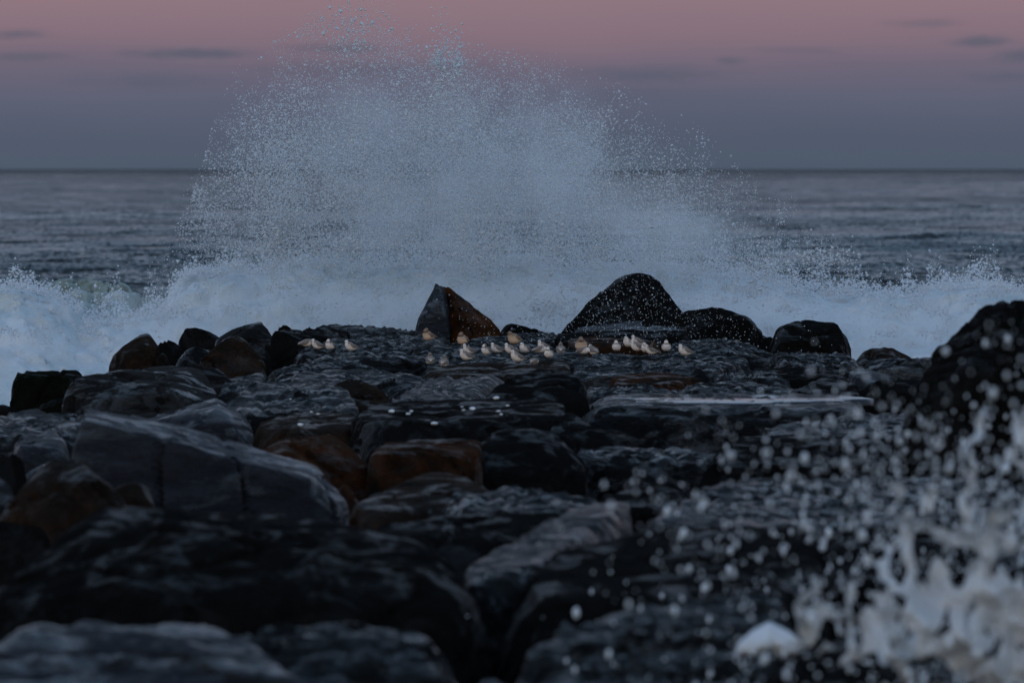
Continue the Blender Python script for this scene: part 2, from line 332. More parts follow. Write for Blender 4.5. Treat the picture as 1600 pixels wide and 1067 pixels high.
rock('small wet rock left of the kite shaped slab', 48.2, [(576, 612), (590, 598), (620, 590), (660, 595), (640, 615, 0)], 1.2, 'wet')
rock('black rounded boulder in the centre, right of the kite shaped slab', 43.4, [(742, 640, 0), (765, 606, .5), (800, 584, .9), (850, 572, 1.2), (890, 578, 1.0), (920, 598, .6), (935, 640, .1), (850, 630, -.1)], 1.8, 'dark', p=12)
rock('grey capped round boulder behind the large left boulder', 52.0, [(272, 590), (280, 566), (300, 557), (325, 560), (340, 572), (352, 600), (380, 606, .2)], 1.2, 'tan', p=12)
rock('pale wet ledge right of the grey capped boulder', 51.6, [(348, 592, 1.0), (365, 582, 1.4), (405, 578, 1.4), (412, 590, .6), (408, 606, 0), (360, 606, 0)], 1.5, 'wet', strat=.03)
rock('small rock with a bright top left of the broad blue slab', 47.4, [(332, 618), (340, 604), (362, 603), (382, 612), (380, 632, 0)], .9, 'tan')
rock('large left boulder with pale streaked top and dark front', 47.0, [(94, 650, .2), (96, 604, .5), (118, 589, .9), (185, 584, 1.6), (240, 571, 2.0), (290, 572, 1.8), (325, 594, 1.2), (352, 640, .3), (180, 640, -.1), (240, 600, .2), (330, 640, 0)], 2.3, 'tan', p=16, strat=.03)
rock('black mossy block on the far left by the water', 51.5, [(20, 630), (24, 586, .2), (34, 581, .6), (134, 580, .8), (140, 590, .2), (140, 640, 0)], 1.2, 'moss', p=24, amp=.026)
rock('low green mossy rock in front of the black mossy block', 48.2, [(25, 648), (60, 622), (100, 612), (135, 606), (150, 640)], 1.0, 'moss', p=12, amp=.04)
rock('dark rock at the left picture edge below the water', 45.8, [(-40, 655), (-30, 632), (5, 626), (30, 634), (40, 655)], 1.0, 'dark')
rock('low dark rock behind the large left boulder, by the foam', 53.8, [(136, 600), (150, 578), (175, 574), (215, 580), (225, 600)], 1.0, 'dark')
rock('wide dark slab left behind the long wedge slab', 41.6, [(-30, 668, .5), (30, 640, 2.0), (90, 628, 2.4), (140, 634, 2.0), (160, 660, .8), (150, 690, 0), (-30, 695, 0)], 2.6, 'wet', p=20)
rock('plank shaped pale boulder with a brown end, crossing behind the long wedge slab', 42.0, [(222, 664, .5), (238, 654, .8), (335, 620, 1.0), (345, 628, .7), (385, 655, .3), (392, 700, 0), (300, 668, 0), (345, 640, 0)], 1.2, 'grey', p=30, facets=2)
rock('dark sloping rock right of the plank shaped boulder', 42.6, [(340, 640, .6), (362, 632, .8), (390, 660, .5), (420, 700, .2), (400, 720, 0)], 1.0, 'dark')
rock('small pale ledge at the left above the triangular boulder', 38.6, [(20, 690, .4), (40, 680, .8), (90, 672, .9), (108, 690, .3), (100, 705, 0), (30, 712, 0)], 1.2, 'grey')
rock('black rock at the left edge above the triangular boulder', 36.4, [(-40, 740), (-30, 708), (10, 698), (36, 706), (50, 740)], 1.0, 'dark')
rock('dark wet rock between black edge rock and long wedge slab', 36.9, [(30, 735), (50, 706), (90, 700), (120, 712), (125, 745)], 1.0, 'wet')
# --- long wedge and the rocks of the left foreground
rock('long grey wedge slab with a pale sloping ridge, centre left foreground', 33.6, [(84, 712, .5), (98, 668, .7), (126, 641, 1.0), (212, 651, 1.25), (400, 699, 1.3), (492, 728, 1.1), (112, 664, .35), (205, 674, .35), (395, 724, .35), (486, 750, .3), (545, 786, .6), (525, 805, .4), (500, 770, .3), (300, 800, .30), (80, 770, .35)], 1.6, 'grey', p=40, facets=1, amp=.014, strat=.006, lvl=6, rel=.012)
rock('triangular brown boulder at the left edge', 30.6, [(-8, 830, .2), (12, 762, .5), (58, 722, .8), (122, 717, .8), (172, 760, .5), (216, 808, .2), (130, 730, .2), (150, 850, -.1)], 1.3, 'brown', p=24)
rock('pale block left of the triangular brown boulder', 32.0, [(-40, 780), (-30, 742), (4, 734), (20, 760), (20, 790)], 1.0, 'grey')
rock('small square brown stone between triangular boulder and long wedge slab', 31.8, [(166, 800), (170, 752, .2), (190, 745), (226, 748), (242, 768), (246, 800, 0), (180, 760, 0)], .7, 'brown', p=14)
rock('black boulder cut by the left picture edge', 28.6, [(-60, 900), (-50, 815), (0, 800), (40, 790), (62, 800), (76, 838), (70, 900)], 1.2, 'dark', p=20)
# --- centre
rock('dark low slab with white flecks in the centre', 40.0, [(548, 650, 1.0), (590, 630, 2.2), (680, 622, 2.8), (790, 622, 2.8), (880, 630, 2.2), (880, 655, .4), (740, 680, 0), (600, 668, 0)], 2.8, 'dark', p=18)
rock('brown low rock with white flecks left of the dark slab', 40.8, [(392, 668, .6), (430, 648, 1.4), (500, 640, 1.8), (560, 648, 1.2), (565, 672, 0), (420, 688, 0)], 1.8, 'brown', p=14)
rock('rust stained boulder right of the long wedge slab', 37.2, [(398, 712, .4), (430, 690, 1.0), (490, 676, 1.4), (550, 682, 1.2), (576, 700, .7), (580, 760, .1), (520, 780, 0), (440, 705, .1)], 1.6, 'rust', p=16)
rock('orange shouldered boulder in the centre', 36.8, [(570, 712, .4), (600, 684, 1.1), (660, 668, 1.5), (720, 666, 1.3), (740, 700, .6), (752, 740, .1), (640, 760, 0), (590, 700, .1)], 1.8, 'rust', p=14)
rock('small rusty stone low beside the orange shouldered boulder', 34.2, [(510, 765), (530, 748), (556, 752), (570, 785)], .7, 'rust', lvl=4)
rock('dark blunt boulder right of the orange shouldered boulder', 37.4, [(738, 720, .2), (752, 672, .6), (790, 655, 1.0), (850, 660, 1.0), (900, 690, .6), (915, 740, .1), (760, 740, 0)], 1.5, 'dark', p=14)
rock('black hollow rock below the central black boulder', 39.6, [(860, 690, .2), (870, 648, .7), (900, 640, 1.0), (940, 655, .6), (960, 700, .1)], 1.2, 'dark', p=14)
rock('low brown sloping rock below the orange shouldered boulder', 32.8, [(545, 790, .2), (600, 758, .9), (680, 740, 1.5), (760, 745, 1.4), (800, 770, .7), (780, 800, 0), (560, 800, 0)], 1.7, 'brown', p=14)
rock('low wet ledge with a small bright streak in the centre', 31.6, [(690, 785, .4), (720, 762, 1.2), (800, 752, 1.8), (900, 757, 1.8), (960, 770, 1.0), (960, 795, 0), (720, 800, 0)], 1.9, 'wet', p=18)
rock('dark wide rock below the bright streak ledge', 28.8, [(560, 860, .2), (600, 815, .9), (680, 800, 1.4), (780, 792, 1.7), (860, 800, 1.3), (890, 840, .3), (860, 880, 0)], 1.8, 'dark', p=14)
# --- right middle
pud = rock('big flat topped block carrying the pink reflecting puddle', 42.6, [(905, 690, 0), (916, 650, .3), (940, 622, 2.2), (1000, 616, 2.6), (1260, 614, 2.6), (1335, 620, 2.2), (1344, 655, .3), (1340, 665, 0), (930, 655, 0), (1330, 636, .1), (940, 634, .2)], 2.8, 'wet', p=34, facets=0, amp=.008, strat=.022, lvl=6, bx=.02, terr=.02, rel=.010)
rock('flat wet slab between the puddle block and the big right boulder', 40.4, [(1200, 672, 1.2), (1330, 655, 2.4), (1400, 635, 2.6), (1440, 640, 2.2), (1450, 670, .8), (1440, 688, 0), (1200, 684, 0)], 2.6, 'wet', p=24, strat=.03)
rock('dark front block below the flat wet slab on the right', 38.4, [(1090, 700, 1.0), (1150, 680, 1.8), (1380, 686, 1.6), (1440, 700, 1.0), (1450, 740, 0), (1100, 730, 0)], 1.9, 'dark', p=22)
rock('dark streaky ledge under the puddle block', 38.8, [(905, 700, .8), (960, 690, 1.4), (1080, 695, 1.4), (1130, 706, 1.0), (1110, 728, .2), (960, 728, 0), (900, 715, 0)], 1.6, 'wet', p=20, strat=.04)
rock('big black boulder on the right edge, taller than the jetty', 35.6, [(1398, 668, .2), (1408, 606, .3), (1442, 556, .5), (1492, 522, .7), (1530, 490, .8), (1547, 474, .9), (1577, 470, .9), (1640, 478, 1.2), (1720, 560, .8), (1740, 700, 0), (1432, 700, 0), (1520, 560, .1)], 2.2, 'dark', p=22, amp=.03, lvl=6, bx=0, facets=4)
rock('wide wet blue slab in the right foreground', 29.6, [(1010, 812, .6), (1120, 760, 3.0), (1200, 738, 4.2), (1400, 728, 4.6), (1580, 735, 4.4), (1640, 790, 1.5), (1500, 830, .2), (1200, 820, 0), (1010, 822, 0)], 4.8, 'wet', p=20, strat=.04, amp=.028, lvl=6)
rock('dark rock between the wide wet slab and the black gap', 33.0, [(940, 790, .4), (960, 764, 1.0), (1010, 765, 1.2), (1060, 775, 1.0), (1090, 800, 0)], 1.4, 'dark')
rock('diagonal dark slab with a pale top pointing up right in the centre foreground', 25.6, [(728, 886, .6), (765, 862, 1.3), (850, 815, 2.7), (960, 786, 3.7), (985, 796, 3.3), (905, 838, 1.6), (800, 905, .2), (742, 925, 0)], 3.8, 'wet', p=40, facets=2, terr=.02)
rock('black sloping boulder beside the diagonal grey slab', 24.8, [(780, 940, .2), (850, 872, 1.4), (960, 822, 2.4), (1100, 815, 2.4), (1250, 830, 2.2), (1290, 900, .6), (1250, 960, 0), (850, 980, 0)], 2.6, 'dark', p=14, lvl=5)
rock('black boulder with foam running down in the right foreground', 26.8, [(1240, 850, 1.0), (1330, 822, 2.0), (1480, 800, 2.2), (1660, 790, 2.0), (1680, 900, .2), (1300, 930, 0)], 2.4, 'dark', p=14)
# --- nearest
rock('huge dark mound filling the left foreground', 24.2, [(-40, 960, .3), (20, 880, .9), (70, 840, 1.4), (140, 815, 1.9), (300, 798, 2.3), (470, 804, 2.3), (600, 824, 2.0), (690, 862, 1.4), (738, 915, .7), (748, 980, .1), (350, 860, .6), (600, 900, .2), (100, 900, .2)], 2.6, 'dark', p=14, amp=.026, lvl=6, base=-1.2)
rock('pale smooth boulder at the bottom left corner', 20.8, [(-60, 1010, .6), (40, 985, 1.0), (150, 976, 1.3), (260, 976, 1.3), (380, 1000, 1.0), (480, 1030, .5), (540, 1080, .1), (200, 1010, .4), (-60, 1090, 0)], 1.5, 'grey', p=14, lvl=6, base=-1.2, amp=.03)
rock('blue wet rounded boulder at the bottom, right of the pale corner boulder', 21.4, [(345, 1000, .6), (420, 975, 1.0), (520, 968, 1.3), (620, 972, 1.2), (690, 996, .8), (728, 1050, .2), (700, 1090, 0), (500, 1010, .3), (360, 1090, 0)], 1.5, 'wet', p=12, lvl=6, base=-1.2, amp=.026)
rock('wet grey boulder at the bottom centre under the drops', 20.6, [(800, 1060, .3), (860, 1000, 1.0), (960, 965, 1.6), (1080, 950, 1.8), (1180, 960, 1.6), (1240, 1000, .8), (1260, 1090, 0), (830, 1100, 0)], 2.0, 'wet', p=14, lvl=6, base=-1.2, amp=.04, strat=.04)
rock('small grey stone at the bottom centre left of the wet grey boulder', 20.2, [(725, 1080), (735, 1030), (770, 1018), (810, 1040), (820, 1090)], .7, 'grey', lvl=4, base=-1.2)
rock('dark boulder at the bottom right under the white water', 20.0, [(1180, 1060, .2), (1240, 1010, .8), (1340, 990, 1.2), (1480, 985, 1.4), (1660, 980, 1.4), (1700, 1100, 0), (1200, 1100, 0)], 1.6, 'dark', p=14, base=-1.2)
rock('black rock in the gap behind the bottom centre boulder', 23.4, [(1080, 960, .3), (1160, 925, .9), (1260, 930, .9), (1300, 985, .2)], 1.2, 'dark', base=-1.2)

# rubble core under the boulders
nx, ny = 60, 240
xs = np.linspace(-7.0, 6.5, nx); ys = np.linspace(-4, 64, ny)
X, Y = np.meshgrid(xs, ys)
Z = -.62 - 1.4 * smooth(4.2, 6.2, np.abs(X + .2)) - 1.2 * smooth(60.5, 63.5, Y)
pp = np.stack([X.ravel(), Y.ravel(), Z.ravel()], 1)
pp[:, 2] += fbm(pp * 1.6, 4) * .16
idx = np.arange(nx * ny).reshape(ny, nx)
q = np.stack([idx[:-1, :-1].ravel(), idx[:-1, 1:].ravel(), idx[1:, 1:].ravel(), idx[1:, :-1].ravel()], 1)
tag(mesh_from('jetty_ground', pp, q, MAT['dark'], nside=4), kind='structure')

# ------------------------------------------------------------------ ray helper for things lying on rocks
bpy.context.view_layer.update()
DG = bpy.context.evaluated_depsgraph_get()
def drop_at(px, py):
    """the rock point seen through a photo pixel, then settled straight down"""
    d = P(px, py, 50.0) - np.array((0, 0, H)); d /= np.linalg.norm(d)
    ok, loc, nor, i, ob, _ = S.ray_cast(DG, Vector((0, 0, H)), Vector(d))
    return (loc, nor) if ok else (None, None)

# puddle on the flat block
def simple_mat(name, color, rough=.5, ior=1.45, spec=.5):
    m, nt = new_mat(name); k = NT(nt)
    b = k.n('ShaderNodeBsdfPrincipled'); b.inputs['Base Color'].default_value = tuple(color) + (1,)
    b.inputs['Roughness'].default_value = rough; b.inputs['IOR'].default_value = ior
    b.inputs['Specular IOR Level'].default_value = spec
    o = k.n('ShaderNodeOutputMaterial'); k.l(b.outputs[0], o.inputs[0])
    return m, k, b
pm, k, b = simple_mat('puddle_water', (.02, .022, .025), .05, 1.33)
tcn = k.n('ShaderNodeTexCoord'); bp = k.n('ShaderNodeBump'); bp.inputs['Strength'].default_value = .12; bp.inputs['Distance'].default_value = .02
k.l(k.noise(k.mapping(tcn.outputs['Object'], (1.5, 4, 1)), 3, 3), bp.inputs['Height']); k.l(bp.outputs[0], b.inputs['Normal'])
PUDZ = []
for px in (1000, 1100, 1200, 1300):
    l_, n_ = drop_at(px, 627)
    if l_: PUDZ.append(l_)
_z = []
for ax_ in np.linspace(-.8, .8, 12):
    for ay_ in np.linspace(-.7, .7, 9):
        ok, l_, *_r = S.ray_cast(DG, Vector((float(P(1140, 624, 44.0)[0]) + ax_, 44.0 + ay_, 2.0)), Vector((0, 0, -1)))
        if ok: _z.append(l_.z)
zc = float(np.percentile(_z, 55)) - .012
cx0 = float(P(1150, 624, 44.0)[0]); cy0 = 44.0
ang = np.linspace(0, 2 * np.pi, 72, endpoint=False)
rr = 1 + .12 * np.sin(3 * ang + 1) + .07 * np.sin(7 * ang) + .05 * np.sin(13 * ang + 2)
ring = np.stack([cx0 + .93 * rr * np.cos(ang), cy0 + .80 * rr * np.sin(ang), np.zeros(72)], 1)
V = []; Fc = []
for sc_, zz in ((1.0, zc - .03), (1.0, zc + .012), (.97, zc + .022)):
    rg = (ring - (cx0, cy0, 0)) * sc_ + (cx0, cy0, zz); V += list(rg)
V.append((cx0, cy0, zc + .022))
for L in range(2):
    for i in range(72):
        j = (i + 1) % 72
        Fc += [(L * 72 + i, L * 72 + j, (L + 1) * 72 + j), (L * 72 + i, (L + 1) * 72 + j, (L + 1) * 72 + i)]
for i in range(72): Fc.append((144 + i, 144 + (i + 1) % 72, 216))
tag(mesh_from('puddle', V, Fc, pm, shade=False), 'thin flat puddle reflecting the pink sky on top of the big block', 'puddle')

# ------------------------------------------------------------------ birds
def bird_mat(name, back, flank, belly, mott):
    m, nt = new_mat(name); k = NT(nt)
    tc = k.n('ShaderNodeTexCoord'); sp = k.n('ShaderNodeSeparateXYZ'); k.l(tc.outputs['Object'], sp.inputs[0])
    nz = k.noise(tc.outputs['Object'], 90, 4)
    zz = k.math('ADD', sp.outputs[2], k.math('MULTIPLY', k.math('SUBTRACT', nz, .5), .022))
    c = k.mix(k.mapr(zz, .050, .068), belly + (1,), flank + (1,))
    c = k.mix(k.mapr(zz, .074, .090), c, back + (1,))
    face = k.mapr(sp.outputs[0], .048, .062)
    c = k.mix(k.math('MULTIPLY', face, mott), c, belly + (1,))
    c = k.mix(k.ramp(k.noise(tc.outputs['Object'], 160, 2), [(.5, 0), (.7, .35)]), c, tuple(x * .4 for x in back) + (1,))
    b = k.n('ShaderNodeBsdfPrincipled'); k.l(c, b.inputs['Base Color']); b.inputs['Roughness'].default_value = .8
    b.inputs['Specular IOR Level'].default_value = .2
    o = k.n('ShaderNodeOutputMaterial'); k.l(b.outputs[0], o.inputs[0])
    return m
BM_S = bird_mat('sanderling_plumage', (.24, .19, .16), (.62, .50, .42), (.88, .76, .68), .85)
BM_P = bird_mat('brown_plumage', (.26, .17, .12), (.50, .33, .22), (.72, .50, .35), .0)
WM_S = simple_mat('pale_wing', (.20, .165, .145), .7, spec=.2)[0]
WM_P = simple_mat('brown_wing', (.20, .13, .095), .7, spec=.2)[0]
BLK = simple_mat('bill_black', (.012, .011, .010), .4)[0]
EYE = simple_mat('eye_black', (.004, .004, .004), .1)[0]
PATCH = simple_mat('dark_feather', (.06, .05, .045), .7)[0]
BROWN_BILL = simple_mat('bill_brown', (.14, .07, .03), .5)[0]

def loft(stations, seg=16):
    """stations: (x, y, z, ry, rz) in travel order, capped"""
    V = []; Fc = []
    C_ = np.array([s[:3] for s in stations], float)
    Tn = np.gradient(C_, axis=0); Tn /= np.linalg.norm(Tn, axis=1)[:, None]
    for i, s in enumerate(stations):
        t_ = Tn[i]; side = np.cross(t_, (0, 0, 1.0)); 
        if np.linalg.norm(side) < .2: side = np.array((0, 1.0, 0))
        side /= np.linalg.norm(side); up_ = np.cross(side, t_)
        for j in range(seg):
            a = 2 * math.pi * j / seg
            V.append(C_[i] + side * math.cos(a) * s[3] + up_ * math.sin(a) * s[4])
    n = len(stations)
    for i in range(n - 1):
        for j in range(seg):
            a, b_ = i * seg + j, i * seg + (j + 1) % seg
            Fc += [(a, b_, b_ + seg), (a, b_ + seg, a + seg)]
    V.append(C_[0]); V.append(C_[-1])
    for j in range(seg):
        Fc.append((len(V) - 2, (j + 1) % seg, j)); Fc.append((len(V) - 1, (n - 1) * seg + j, (n - 1) * seg + (j + 1) % seg))
    return np.array(V), np.array(Fc)
def spline(pts, n):
    pts = np.array(pts, float); t_ = np.linspace(0, len(pts) - 1, n); r = []
    for x in t_:
        i = min(int(x), len(pts) - 2); f = x - i
        p0, p1, p2, p3 = pts[max(i - 1, 0)], pts[i], pts[i + 1], pts[min(i + 2, len(pts) - 1)]
        r.append(.5 * ((2 * p1) + (-p0 + p2) * f + (2 * p0 - 5 * p1 + 4 * p2 - p3) * f * f + (-p0 + 3 * p1 - 3 * p2 + p3) * f ** 3))
    r = np.array(r); r[:, 3:] = np.maximum(r[:, 3:], .0012)
    return [tuple(x) for x in r]
def ball(c, r, lvl=2):
    d, f = ico(lvl); return np.array(c) + d * np.array(r), f

def bird(name, kind, pose, label, group, loc, yaw, scale=1.0):
    e = bpy.data.objects.new(name, None); COL.objects.link(e); tag(e, label, 'bird', group)
    bm_, wm_ = (BM_S, WM_S) if kind == 's' else (BM_P, WM_P)
    pl = 1.08 if kind == 's' else 1.2
    lg = .027
    def add(nm, V, Fc, mt):
        V = np.array(V, float)
        o = mesh_from(nm, V, Fc, mt); o.parent = e; return o
    hx, hz = .070, .112; bill_dir = np.array((1, 0, -.12)); bill_from = np.array((.089, 0, .110))
    if pose == 'tuck':      # head turned back, bill in the scapulars
        st = [(-.108, 0, .060, .004, .003), (-.085, 0, .060, .015, .010), (-.055, 0, .058, .031 * pl, .025), (-.015, 0, .060, .043 * pl, .037 * pl), (.022, 0, .066, .043 * pl, .041 * pl),
              (.046, 0, .080, .033, .034), (.050, 0, .100, .023, .024), (.038, 0, .115, .020, .020), (.020, 0, .118, .014, .014), (.010, 0, .115, .004, .004)]
        hx, hz = .040, .110; bill_dir = np.array((-1, .25, -.25)); bill_from = np.array((.018, 0, .112))
    elif pose == 'low':     # head down
        st = [(-.108, 0, .072, .004, .003), (-.085, 0, .070, .015, .010), (-.055, 0, .066, .031 * pl, .025), (-.015, 0, .064, .043 * pl, .036), (.025, 0, .062, .042 * pl, .037),
              (.055, 0, .062, .030, .030), (.078, 0, .058, .022, .022), (.092, 0, .050, .020, .020), (.104, 0, .044, .013, .013), (.110, 0, .041, .004, .004)]
        hx, hz = .092, .050; bill_dir = np.array((.6, 0, -1)); bill_from = np.array((.106, 0, .042))
    else:
        st = [(-.108, 0, .056, .004, .003), (-.085, 0, .057, .015, .010), (-.055, 0, .056, .031 * pl, .025), (-.015, 0, .058, .043 * pl, .037 * pl), (.022, 0, .066, .042 * pl, .040 * pl),
              (.046, 0, .077, .037, .038), (.058, 0, .090, .030, .030), (.066, 0, .101, .025, .023), (.080, 0, .104, .018, .017), (.091, 0, .103, .005, .005)]
        hz = .103; bill_from = np.array((.088, 0, .102))
    V, Fc = loft(spline(st, 26), 18); add('body', V, Fc, bm_)
    for sgn in (-1, 1):     # folded wings lie on the flanks; a shell over the body
        wst = [(.030, sgn * .030 * pl, .074, .004, .010), (.010, sgn * .038 * pl, .074, .007, .020), (-.025, sgn * .037 * pl, .070, .008, .022), (-.06, sgn * .026, .066, .008, .016), (-.095, sgn * .010, .063, .005, .008), (-.120, sgn * .004, .060, .002, .003)]
        V, Fc = loft(spline(wst, 14), 10); add('wing', V, Fc, wm_)
        V, Fc = loft(spline([(-.02, sgn * .041, .060, .003, .004), (-.05, sgn * .032, .061, .006, .008), (-.085, sgn * .014, .063, .005, .007), (-.112, sgn * .005, .062, .002, .003)], 8), 8); add('wing_tip', V, Fc, PATCH)
        V, Fc = ball((hx + .006, sgn * .0185, hz + .004), (.0042, .0035, .0042), 2); add('eye', V, Fc, EYE)
        lx = -.005
        V, Fc = loft([(lx, sgn * .014, .030, .0026, .0026), (lx - .004, sgn * .014, .0, .0018, .0018), (lx + .002, sgn * .014, -lg, .0018, .0018), (lx + .016, sgn * .014, -lg - .001, .0035, .0015)], 6)
        add('leg', V, Fc, BLK if kind == 's' else BROWN_BILL)
    bd = bill_dir / np.linalg.norm(bill_dir); L_ = .026 if kind == 's' else .034
    bs = [tuple(bill_from - bd * .004) + (.0042, .0042), tuple(bill_from + bd * L_ * .5) + (.0026, .0026), tuple(bill_from + bd * L_) + (.0010, .0010)]
    V, Fc = loft(bs, 8); add('bill', V, Fc, BLK if kind == 's' else BROWN_BILL)
    if pose == 'spread':    # one raised wing
        sp_ = [(.018, .020, .085, .020, .004), (.002, .040, .115, .026, .004), (-.018, .055, .150, .024, .003), (-.042, .066, .185, .015, .002), (-.062, .072, .205, .003, .001)]
        V, Fc = loft(spline(sp_, 14), 10); add('raised_wing', V, Fc, BM_S)
    e.location = loc; e.rotation_euler = (0, R(-8), yaw); e.scale = (scale * .72, scale * .92, scale * .92)
    e.location.z += lg * scale - .002
    return e

R = math.radians
GP, GS = 'brown shorebirds resting on the wet ledges', 'small pale shorebirds resting on the wet ledges'
# (photo x of the bird, photo y of its feet, kind, pose, heading in degrees from +X, scale, label)
BIRDS = [
 (668, 539, 'p', 'tuck', 200, 1.12, 'plump brown bird below the split boulder, highest of the left brown birds'),
 (722, 545, 'p', 'tuck', 228, 1.12, 'plump brown bird just right below the split boulder, second from the left'),
 (802, 545, 'p', 'stand', 215, 1.22, 'plump brown bird with head up, standing above the middle of the flock'),
 (908, 556, 'p', 'tuck', 262, 1.25, 'round brown bird on thin legs above the two small birds right of the flock'),
 (481, 550, 's', 'low', 10, 1.10, 'leftmost small bird, greyish with its tail to the left'),
 (495, 552, 's', 'stand', 178, 1.00, 'small bird touching the leftmost bird, facing left'),
 (515, 553, 's', 'tuck', 235, 1.00, 'third small bird from the left, round and pale'),
 (547, 555, 's', 'stand', 195, 1.05, 'fourth small bird from the left, alone on the wide ledge'),
 (672, 576, 's', 'tuck', 95, 1.00, 'small bird with its grey back turned, left one of the front pair'),
 (694, 580, 's', 'tuck', 75, 1.00, 'small bird lowest in the flock, right one of the front pair'),
 (731, 560, 's', 'stand', 195, 1.00, 'small bird behind another one, below the second brown bird'),
 (727, 570, 's', 'stand', 190, 1.05, 'small bird in front of another one, facing left, below the second brown bird'),
 (759, 561, 's', 'tuck', 215, 1.00, 'small pale bird left of the middle of the flock, tucked'),
 (775, 558, 's', 'stand', 185, 1.00, 'small bird standing left beneath the third brown bird, stretched left'),
 (797, 560, 's', 'stand', 190, 1.05, 'small bird directly under the third brown bird'),
 (819, 558, 's', 'stand', 225, 1.00, 'small bird to the right below the third brown bird, head up'),
 (807, 573, 's', 'stand', 200, 1.10, 'small pale bird at the very front under the middle of the flock'),
 (835, 576, 's', 'low', 60, .85, 'small bird half hidden by the dark rock in front of the flock'),
 (848, 554, 's', 'stand', 200, 1.00, 'rear small bird of an overlapping pair right of the flock centre'),
 (845, 559, 's', 'low', 10, 1.00, 'small bird with white belly under the overlapping pair right of the flock centre'),
 (857, 566, 's', 'tuck', 250, 1.00, 'round pale bird below the overlapping pair'),
 (876, 559, 's', 'tuck', 90, 1.00, 'small round bird alone between the pair and the brown bird on thin legs'),
 (913, 561, 's', 'low', 340, 1.00, 'small bluish bird under the brown bird on thin legs'),
 (926, 561, 's', 'stand', 130, 1.00, 'small bird beside the bluish one, its back to the right'),
 (963, 555, 's', 'tuck', 262, 1.00, 'round pale bird facing the viewer, left of the crowded group'),
 (981, 549, 's', 'stand', 235, 1.05, 'first bird of the crowded group, head up'),
 (995, 547, 's', 'stand', 185, 1.05, 'pale bird at the back of the crowded group'),
 (994, 556, 's', 'stand', 185, 1.10, 'front bird of the crowded group, facing left'),
 (1008, 557, 's', 'stand', 250, .95, 'narrow bird beside the one with the raised wing'),
 (1016, 560, 's', 'spread', 170, .95, 'small bird with one wing raised at the right of the crowded group'),
 (1041, 556, 's', 'tuck', 265, 1.05, 'small darkish bird right of the bird with the raised wing'),
 (1069, 563, 's', 'stand', 195, 1.10, 'rightmost small bird, alone and facing left'),
]
for (bx_, by_, kd, ps, yw, sc_, lb) in BIRDS:
    l_, n_ = drop_at(bx_, by_)
    if l_ is None: l_ = Vector(P(bx_, by_, 56))
    bird('brown_shorebird' if kd == 'p' else 'small_shorebird', kd, ps, lb, GP if kd == 'p' else GS, l_, R(yw), sc_)

# pale flecks (shell bits) lying on the dark rocks
shell = simple_mat('shell_white', (.75, .76, .76), .35)[0]
def rnd_chip(r, seed):
    rs = np.random.default_rng(seed); d, f = ico(2)
    V = d * np.array((1.3, 1.0, .55)) * r * (1 + .18 * rs.normal(size=(len(d), 1)).clip(-1, 1)); return V, f
SH = [(454, 626, 'the tiny pale fleck on the broad blue slab'), (487, 646, 'left fleck of the close pair on the brown low rock'), (497, 649, 'right fleck of the close pair on the brown low rock'),
      (470, 666, 'large fleck lowest on the brown low rock'), (612, 645, 'bright oval fleck leftmost on the dark central slab'), (638, 649, 'lower fleck of the touching pair on the dark slab'), (643, 645, 'upper fleck of the touching pair on the dark slab'),
      (722, 638, 'upper fleck of the stacked pair on the dark slab'), (724, 643, 'lower fleck of the stacked pair on the dark slab'), (738, 641, 'wide bright fleck right of the stacked pair'), (779, 645, 'fleck at the right of the dark slab, upper of two'),
      (783, 650, 'yellowish fleck at the right of the dark slab, lower of two'), (793, 636, 'small fleck near the black central boulder'), (679, 664, 'dim wide fleck low on the dark slab'), (1041, 628, 'tiny bright fleck under the puddle rim'), (775, 624, 'dim round fleck at the top of the dark slab')]
for i, (sx, sy, lb) in enumerate(SH):
    l_, n_ = drop_at(sx, sy)
    if l_ is None: continue
    V, f = rnd_chip([.008, .012, .011, .020, .021, .014, .014, .009, .012, .021, .014, .013, .011, .022, .012, .022][i], i)
    o = mesh_from('shell_fragment', V, f, shell); o.location = l_ + Vector((0, 0, .012)); o.rotation_euler = (0, 0, i * 1.3)
    tag(o, 'white shell fragment, ' + lb, 'shell', 'white flecks on the rocks')

# ------------------------------------------------------------------ sea
SEA = -1.0
m, nt = new_mat('sea_water'); k = NT(nt)
geo = k.n('ShaderNodeNewGeometry'); v = geo.outputs['Position']
b = k.n('ShaderNodeBsdfPrincipled'); b.inputs['Base Color'].default_value = (.022, .028, .030, 1); b.inputs['IOR'].default_value = 1.33
b.inputs['Roughness'].default_value = .12; b.inputs['Specular IOR Level'].default_value = .15
def vnoise(vec, scale, det, rough):
    nd = k.n('ShaderNodeTexNoise'); k.l(vec, nd.inputs['Vector']); nd.inputs['Scale'].default_value = scale
    nd.inputs['Detail'].default_value = det; nd.inputs['Roughness'].default_value = rough
    a = k.n('ShaderNodeVectorMath', operation='SUBTRACT'); k.l(nd.outputs['Color'], a.inputs[0]); a.inputs[1].default_value = (.5, .5, .5)
    return a.outputs[0]
def vscale(a, f_):
    nd = k.n('ShaderNodeVectorMath', operation='SCALE'); k.l(a, nd.inputs[0]); k.val(nd.inputs['Scale'], f_); return nd.outputs[0]
def vadd(a, c_):
    nd = k.n('ShaderNodeVectorMath', operation='ADD'); k.l(a, nd.inputs[0]); k.l(c_, nd.inputs[1]); return nd.outputs[0]
gust = k.mapr(k.noise(k.mapping(v, (.006, .028, 1)), 1.0, 4, .6), .35, .65, .8, 2.0)   # calmer and rougher patches of water
nn_ = vadd(vscale(vnoise(k.mapping(v, (.25, .8, 1)), .8, 4, .6), 1.0), vscale(vnoise(v, 5.0, 3, .6), .8))
ab = k.n('ShaderNodeVectorMath', operation='ABSOLUTE'); k.l(nn_, ab.inputs[0])
